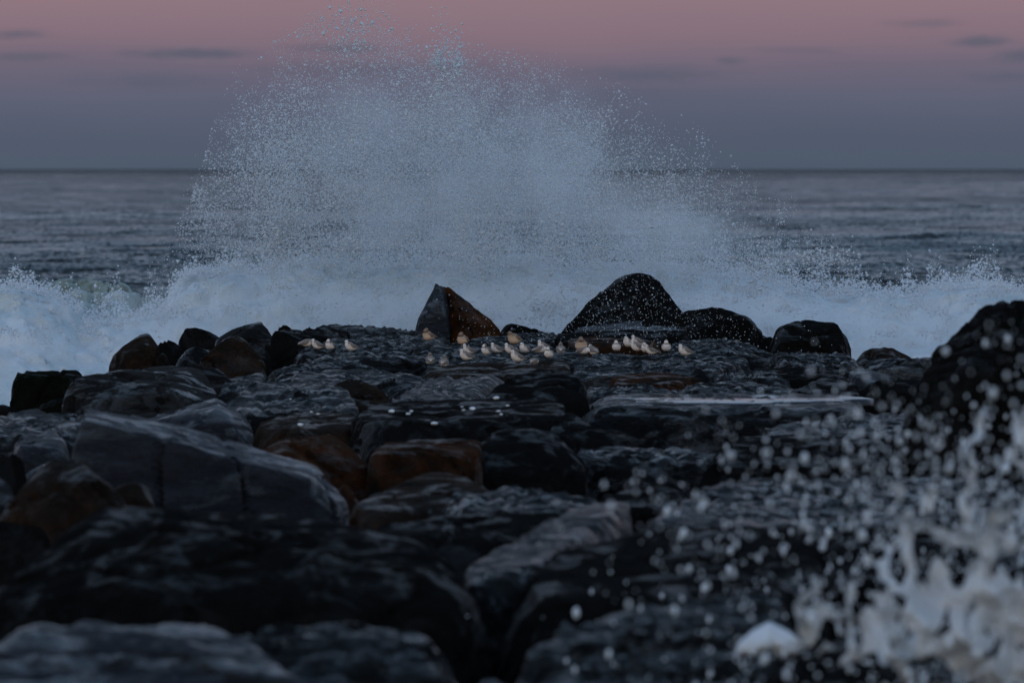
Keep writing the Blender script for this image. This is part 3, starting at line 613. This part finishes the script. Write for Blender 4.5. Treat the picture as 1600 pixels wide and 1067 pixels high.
sx_ = k.n('ShaderNodeSeparateXYZ'); k.l(nn_, sx_.inputs[0]); sy_ = k.n('ShaderNodeSeparateXYZ'); k.l(ab.outputs[0], sy_.inputs[0])
cb_ = k.n('ShaderNodeCombineXYZ'); k.l(k.math('MULTIPLY', sx_.outputs[0], .6), cb_.inputs[0]); k.l(k.math('MULTIPLY', sy_.outputs[1], -3.4), cb_.inputs[1])
sep2 = k.n('ShaderNodeSeparateXYZ'); k.l(v, sep2.inputs[0])
nn_ = vscale(cb_.outputs[0], k.math('MULTIPLY', gust, k.mapr(sep2.outputs[1], 900, 5000, .70, 2.0)))       # short chop leaning towards the shore
nn_ = vadd(nn_, geo.outputs['Normal'])
nz_ = k.n('ShaderNodeVectorMath', operation='NORMALIZE'); k.l(nn_, nz_.inputs[0]); k.l(nz_.outputs[0], b.inputs['Normal'])
o_ = k.n('ShaderNodeOutputMaterial'); k.l(b.outputs[0], o_.inputs[0])
SEAM = m
nx = 190
ys = np.concatenate([[-30., 40., 66.], np.arange(70, 210, .33), 210 * (45000 / 210) ** np.linspace(0, 1, 480)]); ny = len(ys)
us = np.linspace(-1, 1, nx)
Y = np.repeat(ys, nx); U = np.tile(us, ny); X = U * (np.maximum(Y, 40) * .16 + 14)
amp_ = smooth(78, 130, Y) * (1 - smooth(2500, 9000, Y))
pw = np.stack([X * .018, Y * .085, np.zeros_like(X)], 1)
Z = fbm(pw, 3, .5) * .62 + fbm(np.stack([X * .09, Y * .33, X * 0 + 3], 1), 3, .55) * .16 * (1 - smooth(500, 1500, Y)) + fbm(np.stack([X * .28, Y * .8, X * 0 + 9], 1), 3, .6, ridged=True) * .07 * (1 - smooth(180, 320, Y))
Z = SEA + Z * amp_
X = np.where(Y > 3000, X * (1 + smooth(3000, 20000, Y) * 5), X)
idx = np.arange(nx * ny).reshape(ny, nx)
q = np.stack([idx[:-1, :-1].ravel(), idx[:-1, 1:].ravel(), idx[1:, 1:].ravel(), idx[1:, :-1].ravel()], 1)
tag(mesh_from('sea', np.stack([X, Y, Z], 1), q, SEAM, nside=4), kind='structure')

# ------------------------------------------------------------------ breaking wave
def foam_mat(name, c1, c2, rough=.6, scale=1.0, transl=.15):
    m, nt = new_mat(name); k = NT(nt)
    g = k.n('ShaderNodeNewGeometry'); v = g.outputs['Position']
    a = k.noise(v, 1.1 * scale, 5, .6); f2 = k.noise(v, 16 * scale, 5, .65)
    c = k.mix(k.ramp(a, [(.42, 0), (.66, 1)]), c1 + (1,), c2 + (1,))
    b = k.n('ShaderNodeBsdfPrincipled'); k.l(c, b.inputs['Base Color']); b.inputs['Roughness'].default_value = rough
    b.inputs['IOR'].default_value = 1.33
    bp = k.n('ShaderNodeBump'); bp.inputs['Strength'].default_value = .5; bp.inputs['Distance'].default_value = .06; k.l(f2, bp.inputs['Height'])
    k.l(bp.outputs[0], b.inputs['Normal'])
    tr = k.n('ShaderNodeBsdfTranslucent'); k.l(c, tr.inputs[0])
    mx = k.n('ShaderNodeMixShader'); mx.inputs[0].default_value = transl; k.l(b.outputs[0], mx.inputs[1]); k.l(tr.outputs[0], mx.inputs[2])
    o = k.n('ShaderNodeOutputMaterial'); k.l(mx.outputs[0], o.inputs[0])
    return m
FOAM = foam_mat('foam', (.80, .84, .86), (.62, .70, .72))
GREENF = foam_mat('green_foam', (.30, .38, .36), (.60, .66, .66))
def wave(name, D, crest, front, back, mat, nx=600, nv=110, amp=.10, seed=0, label=None, x_from=-260, x_to=1860):
    cx = np.array([c[0] for c in crest], float); cy = np.array([c[1] for c in crest], float)
    pxs = np.linspace(x_from, x_to, nx); py = np.interp(pxs, cx, cy)
    zc = np.array([P(a, b_, D)[2] for a, b_ in zip(pxs, py)]); xw = (pxs - 800) / F * D
    vv = np.linspace(0, 1, nv)
    Vs = []
    for s in vv:
        if s < .62:
            q_ = s / .62; hh = math.sin(q_ * math.pi / 2) ** .8; yy = D - front * (1 - q_) ** 1.3
        else:
            q_ = (s - .62) / .38; hh = math.cos(q_ * math.pi / 2) ** 1.4; yy = D + back * q_
        Vs.append(np.stack([xw, np.full(nx, yy), (SEA - .15) + (zc - SEA + .15) * hh], 1))
    V = np.concatenate(Vs, 0)
    V[:, 1] += 1.2 * fbm(np.stack([V[:, 0] * .22, V[:, 2] * 0 + seed, V[:, 2] * 0], 1), 2)
    off = seed * 11.3
    bil = np.zeros(len(V)); a = 1.; fr = 1.1
    for i in range(5):
        bil += a * (np.abs(perlin(V * fr + off + i * 5.1)) * 2 - .45); a *= .55; fr *= 2.05
    prof = np.repeat(np.clip(np.sin(vv * math.pi) * 1.6, .15, 1), nx)
    up_ = np.clip((V[:, 2] - SEA) / 1.2, .2, 1)
    V[:, 2] += bil * amp * prof * .9; V[:, 1] -= bil * amp * 1.8 * prof
    V[:, 0] += fbm(V * 3 + 40 + off, 3) * .07
    idx = np.arange(nx * nv).reshape(nv, nx)
    q = np.stack([idx[:-1, :-1].ravel(), idx[:-1, 1:].ravel(), idx[1:, 1:].ravel(), idx[1:, :-1].ravel()], 1)
    o = mesh_from(name, V, q, mat, nside=4); return o
CREST = [(-260, 470), (-60, 450), (0, 452), (40, 448), (90, 462), (140, 500), (200, 500), (245, 492), (268, 470), (285, 436), (305, 424), (330, 428), (370, 420), (410, 424), (470, 410), (560, 418), (650, 412), (730, 420), (830, 408), (900, 425), (960, 416),
         (1050, 420), (1120, 428), (1180, 430), (1230, 450), (1290, 462), (1350, 458), (1420, 462), (1480, 448), (1520, 444), (1600, 458), (1860, 470)]
tag(wave('breaking_wave', 68.0, CREST, 4.2, 3.0, FOAM, seed=1), 'long white breaking wave crashing behind the jetty end', 'wave')
tag(wave('wave_shoulder', 75.0, [(-260, 455), (-80, 446), (40, 452), (100, 446), (160, 449), (195, 458), (240, 476), (300, 480), (420, 500), (480, 560)], 3.0, 2.0, GREENF, nx=220, nv=80, seed=3, x_to=480, amp=.2), 'greenish curling wave shoulder behind the white foam at the left', 'wave')

# ------------------------------------------------------------------ droplets
DROP, nt = new_mat('spray_white'); k = NT(nt)
_a = k.n('ShaderNodeBsdfDiffuse'); _a.inputs[0].default_value = (.90, .93, .96, 1); _b = k.n('ShaderNodeBsdfTranslucent'); _b.inputs[0].default_value = (.90, .93, .96, 1)
_m = k.n('ShaderNodeMixShader'); _m.inputs[0].default_value = .4; k.l(_a.outputs[0], _m.inputs[1]); k.l(_b.outputs[0], _m.inputs[2])
_o = k.n('ShaderNodeOutputMaterial'); k.l(_m.outputs[0], _o.inputs[0])
TET = np.array([(1, 1, 1), (1, -1, -1), (-1, 1, -1), (-1, -1, 1)], float) / math.sqrt(3)
TF = np.array([(0, 1, 2), (0, 3, 1), (0, 2, 3), (1, 3, 2)])
def rand_rot(n, rs):
    q = rs.normal(size=(n, 4)); q /= np.linalg.norm(q, axis=1)[:, None]; w_, x, y, z = q.T
    return np.stack([np.stack([1 - 2 * (y * y + z * z), 2 * (x * y - z * w_), 2 * (x * z + y * w_)], 1),
                     np.stack([2 * (x * y + z * w_), 1 - 2 * (x * x + z * z), 2 * (y * z - x * w_)], 1),
                     np.stack([2 * (x * z - y * w_), 2 * (y * z + x * w_), 1 - 2 * (x * x + y * y)], 1)], 1)
def drops(name, C_, r, mat, seed=0, shape='tet', stretch=None):
    rs = np.random.default_rng(seed); n = len(C_)
    if shape == 'tet': d, f = TET * 1.25, TF
    else: d, f = ico(shape)
    M = rand_rot(n, rs)
    V = np.einsum('nij,kj->nki', M, d)
    if stretch is not None: V = V * stretch[:, None, :]
    V = V * r[:, None, None] + C_[:, None, :]
    Fc = (f[None] + (np.arange(n) * len(d))[:, None, None]).reshape(-1, 3)
    return mesh_from(name, V.reshape(-1, 3), Fc, mat, shade=(shape != 'tet'))
def toworld(px, py, D):
    u = -(py - 533.5); y = F * math.cos(T) + u * math.sin(T); z = -F * math.sin(T) + u * math.cos(T)
    kk = D / y; return np.stack([(px - 800) * kk, D, H + z * kk], 1)

# plume envelope: top of the spray along x (photo pixels)
EX = [230, 300, 330, 360, 400, 450, 500, 540, 580, 620, 680, 740, 800, 880, 960, 1060, 1130, 1180, 1240, 1300, 1380, 1480, 1620]
EY = [420, 300, 190, 110, 60, 30, 0, -60, -60, -20, 40, 60, 70, 90, 120, 160, 220, 270, 320, 360, 390, 410, 430]
def plume_density(px, py, D, rs):
    px0 = px; wv = fbm(np.stack([px * .010, py * .012, D * 0 + 1], 1), 4, .62)
    px = px + wv * 70; top = np.interp(px, EX, EY)
    h = (py - top)
    base = smooth(0, 260, h) * .5 + .10 * smooth(0, 60, h)
    # core jets
    def g(cx, cy, sx, sy, a, rot=0.):
        dx, dy = px - cx, py - cy; c_, s_ = math.cos(rot), math.sin(rot)
        X_, Y_ = dx * c_ + dy * s_, -dx * s_ + dy * c_
        return a * np.exp(-(X_ / sx) ** 2 - (Y_ / sy) ** 2)
    rag = fbm(np.stack([px * .012, py * .004, px * 0 + 3], 1), 4, .6)
    h = h + rag * 70; base = smooth(0, 260, h) * .5 + .10 * smooth(0, 60, h)
    j = g(720, 290, 110, 170, 1.3, -.25) + g(690, 150, 28, 70, .6, -.3) + g(860, 300, 120, 120, .8) + g(610, 330, 120, 110, .7) + g(430, 250, 90, 90, .35) + g(430, 365, 40, 40, .8) \
        + g(1000, 350, 150, 80, .7) + g(560, 60, 60, 60, .22) + g(920, 230, 60, 90, .35) + g(1120, 400, 130, 45, .7) + g(760, 410, 420, 40, 1.1) + g(1300, 410, 160, 25, .35) + g(350, 430, 70, 20, .5)
    pw = toworld(px0, py, D)
    n = fbm(pw * .9 + 5, 4, .6); n2 = fbm(pw * 4 + 9, 3, .6)
    return np.clip((base + j) * np.exp(2.1 * n + 1.2 * n2) * smooth(0, 150, h), 0, None) * .5
def sample_plume(n, seed, D0, D1, py1=520):
    rs = np.random.default_rng(seed); out = []; tot = 0
    while tot < n:
        m_ = 400000
        px = rs.uniform(230, 1620, m_); py = rs.uniform(-70, py1, m_); D = rs.uniform(D0, D1, m_)
        d = plume_density(px, py, D, rs)
        keep = rs.uniform(0, 1.6, m_) < d
        out.append(toworld(px, py, D)[keep]); tot += keep.sum()
    return np.concatenate(out)[:n]
NS = 190000
C_ = sample_plume(NS, 11, 62.5, 69.0)
rs = np.random.default_rng(12)
r = np.clip(rs.lognormal(math.log(.0036), .50, NS), .0018, .02)
# torn jets: drops strung along the paths of thrown water
jp, jr = [], []
for q in range(150):
    a = rs.normal(-.10, .42); L = rs.uniform(90, 330) * (1.1 - abs(a) * .5); bx_ = 690 + rs.normal() * 170 + a * 160; by_ = rs.uniform(300, 430)
    m_ = int(rs.uniform(80, 420)); u = rs.uniform(0, 1, m_) ** .8; wd = 3 + 14 * u
    xx = bx_ + math.sin(a) * L * u + rs.normal(size=m_) * wd + 10 * math.sin(q) * u ** 2; yy = by_ - math.cos(a) * L * u + rs.normal(size=m_) * wd
    ok = yy > np.interp(xx, EX, EY) + 8
    jp.append(toworld(xx, yy, np.full(m_, rs.uniform(63, 68)) + rs.normal(size=m_) * .1)[ok]); jr.append(np.clip(rs.lognormal(math.log(.0062), .45, m_), .003, .02)[ok])
for (cx_, cy_, sx_, sy_, m_) in [(432, 368, 14, 22, 900), (448, 340, 9, 14, 300), (700, 110, 16, 40, 700), (682, 95, 5, 8, 120), (716, 98, 4, 6, 80), (548, 388, 26, 8, 500), (545, 50, 22, 40, 500), (735, 400, 30, 25, 700), (865, 375, 12, 30, 500), (1290, 405, 26, 10, 260), (1195, 425, 16, 22, 400), (860, 480, 30, 14, 500), (520, 320, 20, 30, 300)]:
    jp.append(toworld(cx_ + rs.normal(size=m_) * sx_, cy_ + rs.normal(size=m_) * sy_, 64 + rs.normal(size=m_) * .15)); jr.append(np.clip(rs.lognormal(math.log(.0085), .5, m_), .003, .03))
C_ = np.concatenate([C_] + jp); r = np.concatenate([r] + jr)
tag(drops('sea_spray', C_, r, DROP, 13), 'tall burst of fine white sea spray thrown up over the jetty end', 'spray', kind='stuff')

# ragged flecks thrown off the wave crest
n = 26000; px = rs.uniform(-40, 1640, n); cr = np.interp(px, [c[0] for c in CREST], [c[1] for c in CREST])
nn = fbm(np.stack([px * .02, px * 0, px * 0], 1), 4, .6)
py = cr + 6 - np.abs(rs.normal(size=n)) * (10 + 26 * np.clip(nn + .2, 0, 1)); D = rs.uniform(66.0, 69.5, n)
tag(drops('wave_spray', toworld(px, py, D), np.clip(rs.lognormal(math.log(.008), .5, n), .003, .035), DROP, 14), 'white flecks of foam torn off the wave crest', 'spray', kind='stuff')
# lacy clots of foam hanging in front of the wave
n = 260000; px = rs.uniform(-40, 1640, n); up_ = rs.uniform(0, 1, n); cr = np.interp(px, [c[0] for c in CREST], [c[1] for c in CREST]); py = cr - 14 + up_ ** .9 * 130
q = fbm(np.stack([px * .022, py * .030, px * 0 + 8], 1), 4, .62)
sel_ = rs.uniform(0, 1, n) < smooth(.12, .62, q) * (1 - up_) ** .5 * .5
px, py = px[sel_], py[sel_]; n = len(px); D = 64.3 + rs.uniform(-.4, .4, n)
tag(drops('foam_clots', toworld(px, py, D), np.clip(rs.lognormal(math.log(.0052), .5, n), .0025, .02), DROP, 17), 'lacy clots of white foam thrown off the face of the wave', 'spray', kind='stuff')
print('clots', n)
# drops falling in front of the tallest boulder and the far rocks
n = 2600; px = rs.normal(980, 130, n); py = rs.uniform(430, 560, n); D = rs.uniform(56, 60.5, n)
C_ = toworld(px, py, D)
tag(drops('falling_drops', C_, np.clip(rs.lognormal(math.log(.0036), .35, n), .002, .01), DROP, 15), 'fine drops falling in front of the tallest boulder', 'spray', kind='stuff')

# near drops, thrown up by the splash at the right, out of focus
n = 2300; px = rs.uniform(560, 1660, n * 6); py = rs.uniform(500, 1120, n * 6)
x0 = np.interp(py, [480, 560, 700, 900, 1067], [1400, 1050, 900, 800, 760])
d = smooth(0, 1, (px - x0) / 520) * (.35 + .65 * smooth(470, 760, py)) + .012 * smooth(560, 700, px) * smooth(560, 800, py)
d *= np.exp(1.1 * fbm(np.stack([px * .006, py * .006, px * 0], 1), 3))
sel_ = rs.uniform(0, 3.2, n * 6) < d
px, py = px[sel_][:n], py[sel_][:n]; n = len(px)
D = rs.uniform(17.5, 24, n)
r = np.clip(rs.lognormal(math.log(.0040), .50, n), .0018, .013)
st = np.ones((n, 3)); st[:, 2] = rs.uniform(1, 2.0, n)
tag(drops('splash_drops', toworld(px, py, D), r, DROP, 16, 1, st), 'blurred white water drops flying over the dark rocks at the right', 'spray', kind='stuff')

# ropy white water at the lower right: torn sheets with holes, two layers deep
def sheet(D, seed, th, n=360):
    px = np.linspace(1240, 1690, n); py = np.linspace(640, 1110, n)
    PX, PY = np.meshgrid(px, py); PXr, PYr = PX.ravel(), PY.ravel()
    edge = np.interp(PYr, [640, 700, 760, 850, 920, 960, 1010, 1060, 1110], [1570, 1500, 1450, 1400, 1340, 1290, 1300, 1380, 1460])
    ins = (PXr - edge) / 130.0
    base = toworld(PXr, PYr, np.full(len(PXr), D))
    wv = base.copy(); wv[:, 0] += .05 * fbm(base * 6 + seed, 2); wv[:, 2] += .08 * fbm(base * 5 + seed + 9, 2)
    rg = fbm(wv * np.array([7, 7, 5]) + seed, 3, .5, ridged=True); lo = fbm(wv * 4 + seed + 3, 2)
    f = rg * .9 + lo * .35 + np.clip(ins, -2.5, 1.1) * .45
    keep = (f > th).reshape(n, n)
    base[:, 1] += .25 * fbm(base * 3 + seed, 3) + .06 * fbm(base * 12 + seed, 2)
    th_ = .006 + .014 * np.clip(f - th, 0, 1)
    fr = base.copy(); fr[:, 1] -= th_; bk = base.copy(); bk[:, 1] += th_
    idx = np.arange(n * n).reshape(n, n)
    kq = keep[:-1, :-1] & keep[:-1, 1:] & keep[1:, 1:] & keep[1:, :-1]
    a, b_, c_, d_ = idx[:-1, :-1][kq], idx[:-1, 1:][kq], idx[1:, 1:][kq], idx[1:, :-1][kq]
    qf = np.stack([a, d_, c_, b_], 1); qb = np.stack([a, b_, c_, d_], 1) + n * n
    V = np.concatenate([fr, bk]); Q = np.concatenate([qf, qb])
    used, inv = np.unique(Q, return_inverse=True)
    return V[used], inv.reshape(Q.shape)
Vs, Qs, off = [], [], 0
for (D, sd, th) in ((19.3, 21, 1.20), (19.8, 55, 1.36)):
    V, Q = sheet(D, sd, th); Vs.append(V); Qs.append(Q + off); off += len(V)
SPL = foam_mat('white_water', (.88, .88, .88), (.66, .67, .68), .35, 3.0, .35)
tag(mesh_from('splash_water', np.concatenate(Vs), np.concatenate(Qs), SPL, nside=4), 'torn ropy white water splashing up in the lower right corner', 'splash', kind='stuff')

# ------------------------------------------------------------------ mist: closed bodies with an even-edged, cloudy volume
def mist_mat(name, dens, lo, hi, scale, color=(.97, .98, .99)):
    m, nt = new_mat(name); k = NT(nt)
    g = k.n('ShaderNodeNewGeometry'); v = g.outputs['Position']
    n1 = k.noise(v, scale, 4, .6)
    d = k.math('MULTIPLY', k.mapr(n1, lo, hi, 0, 1, True), dens)
    pv = k.n('ShaderNodeVolumePrincipled'); pv.inputs['Color'].default_value = color + (1,); k.l(d, pv.inputs['Density'])
    pv.inputs['Anisotropy'].default_value = 0.0
    o = k.n('ShaderNodeOutputMaterial'); k.l(pv.outputs[0], o.inputs['Volume'])
    return m
def mist_puff(px, py, D, rx, ry, dep, rot, mat, label, seed):
    d, f = ico(3); c_ = P(px, py, D); sc = D / F
    o = mesh_from('spray_mist', d * (1 + .0 * seed), f, mat)
    o.location = c_; o.scale = (rx * sc, dep, ry * sc); o.rotation_euler = (0, rot, 0)
    tag(o, label, 'mist', 'banks of mist in the spray', 'stuff')
def puff_mat(name, dens, lo, hi, scale):
    m, nt = new_mat(name); k = NT(nt)
    g = k.n('ShaderNodeNewGeometry'); tc = k.n('ShaderNodeTexCoord')
    ln = k.n('ShaderNodeVectorMath', operation='LENGTH'); k.l(tc.outputs['Object'], ln.inputs[0])
    fall = k.mapr(ln.outputs['Value'], .15, 1.0, 1, 0, True)
    n1 = k.noise(g.outputs['Position'], scale, 5, .65)
    d = k.math('MULTIPLY', k.math('MULTIPLY', k.mapr(n1, lo, hi, 0, 1, True), dens), fall)
    pv = k.n('ShaderNodeVolumePrincipled'); pv.inputs['Color'].default_value = (.975, .985, .995, 1); k.l(d, pv.inputs['Density'])
    o = k.n('ShaderNodeOutputMaterial'); k.l(pv.outputs[0], o.inputs['Volume'])
    return m
M1 = puff_mat('mist_thin', .80, .40, .68, 1.3); M2 = puff_mat('mist_thick', 1.5, .36, .64, 2.0)
for i, (px, py, rx, ry, dep, rot, lb) in enumerate([
    (730, 290, 130, 190, 1.6, -.25, 'dense tall core of mist in the spray burst'), (650, 330, 190, 120, 1.7, .0, 'mist left of the core of the spray burst'),
    (880, 310, 150, 130, 1.6, .2, 'mist right of the core of the spray burst'), 
    (1040, 370, 190, 90, 1.5, .2, 'mist low at the right side of the spray burst'), (560, 210, 120, 110, 1.3, -.3, 'faint mist at the upper left of the spray burst'), (860, 200, 110, 110, 1.3, .4, 'faint mist at the upper right of the spray burst')]):
    mist_puff(px, py, 66.2 + .25 * (i % 3), rx, ry, dep, rot, M1, lb, i)
rs = np.random.default_rng(5)
spots = ['over the foam at the far left', 'left, beside the wave shoulder', 'over the left boulders', 'left of the split boulder', 'just left of the split boulder', 'behind the split boulder', 'between the split and the tallest boulder', 'behind the tallest boulder', 'right of the tallest boulder', 'above the long low boulder', 'right, above the rounded dark boulder', 'far right above the brown mound', 'at the right edge']
for i, lb in enumerate(spots):
    px = 30 + i * 128; cy = np.interp(px, [c[0] for c in CREST], [c[1] for c in CREST])
    mist_puff(px, cy + (74 if i > 1 else 105), 65.6 + .3 * (i % 2), 125 + 20 * (i % 3), 62 + 10 * (i % 4), 1.2, 0, M2, 'low bank of mist ' + lb, i)

# foam left lying in the gap at the lower right
V, f = ico(5); V = V * np.array((.115, .12, .050)); V[:, 2] -= .06 * (np.abs(V[:, 0]) / .145) ** .8; V = V + V * (fbm(V * 9, 4)[:, None] * .35)
c_ = P(1203, 992, 20.75)
tag(mesh_from('foam_patch', V + c_, f, foam_mat('foam_clean', (.84, .86, .88), (.78, .81, .84))), 'patch of smooth pale foam lying between the dark boulders at the lower right', 'foam')
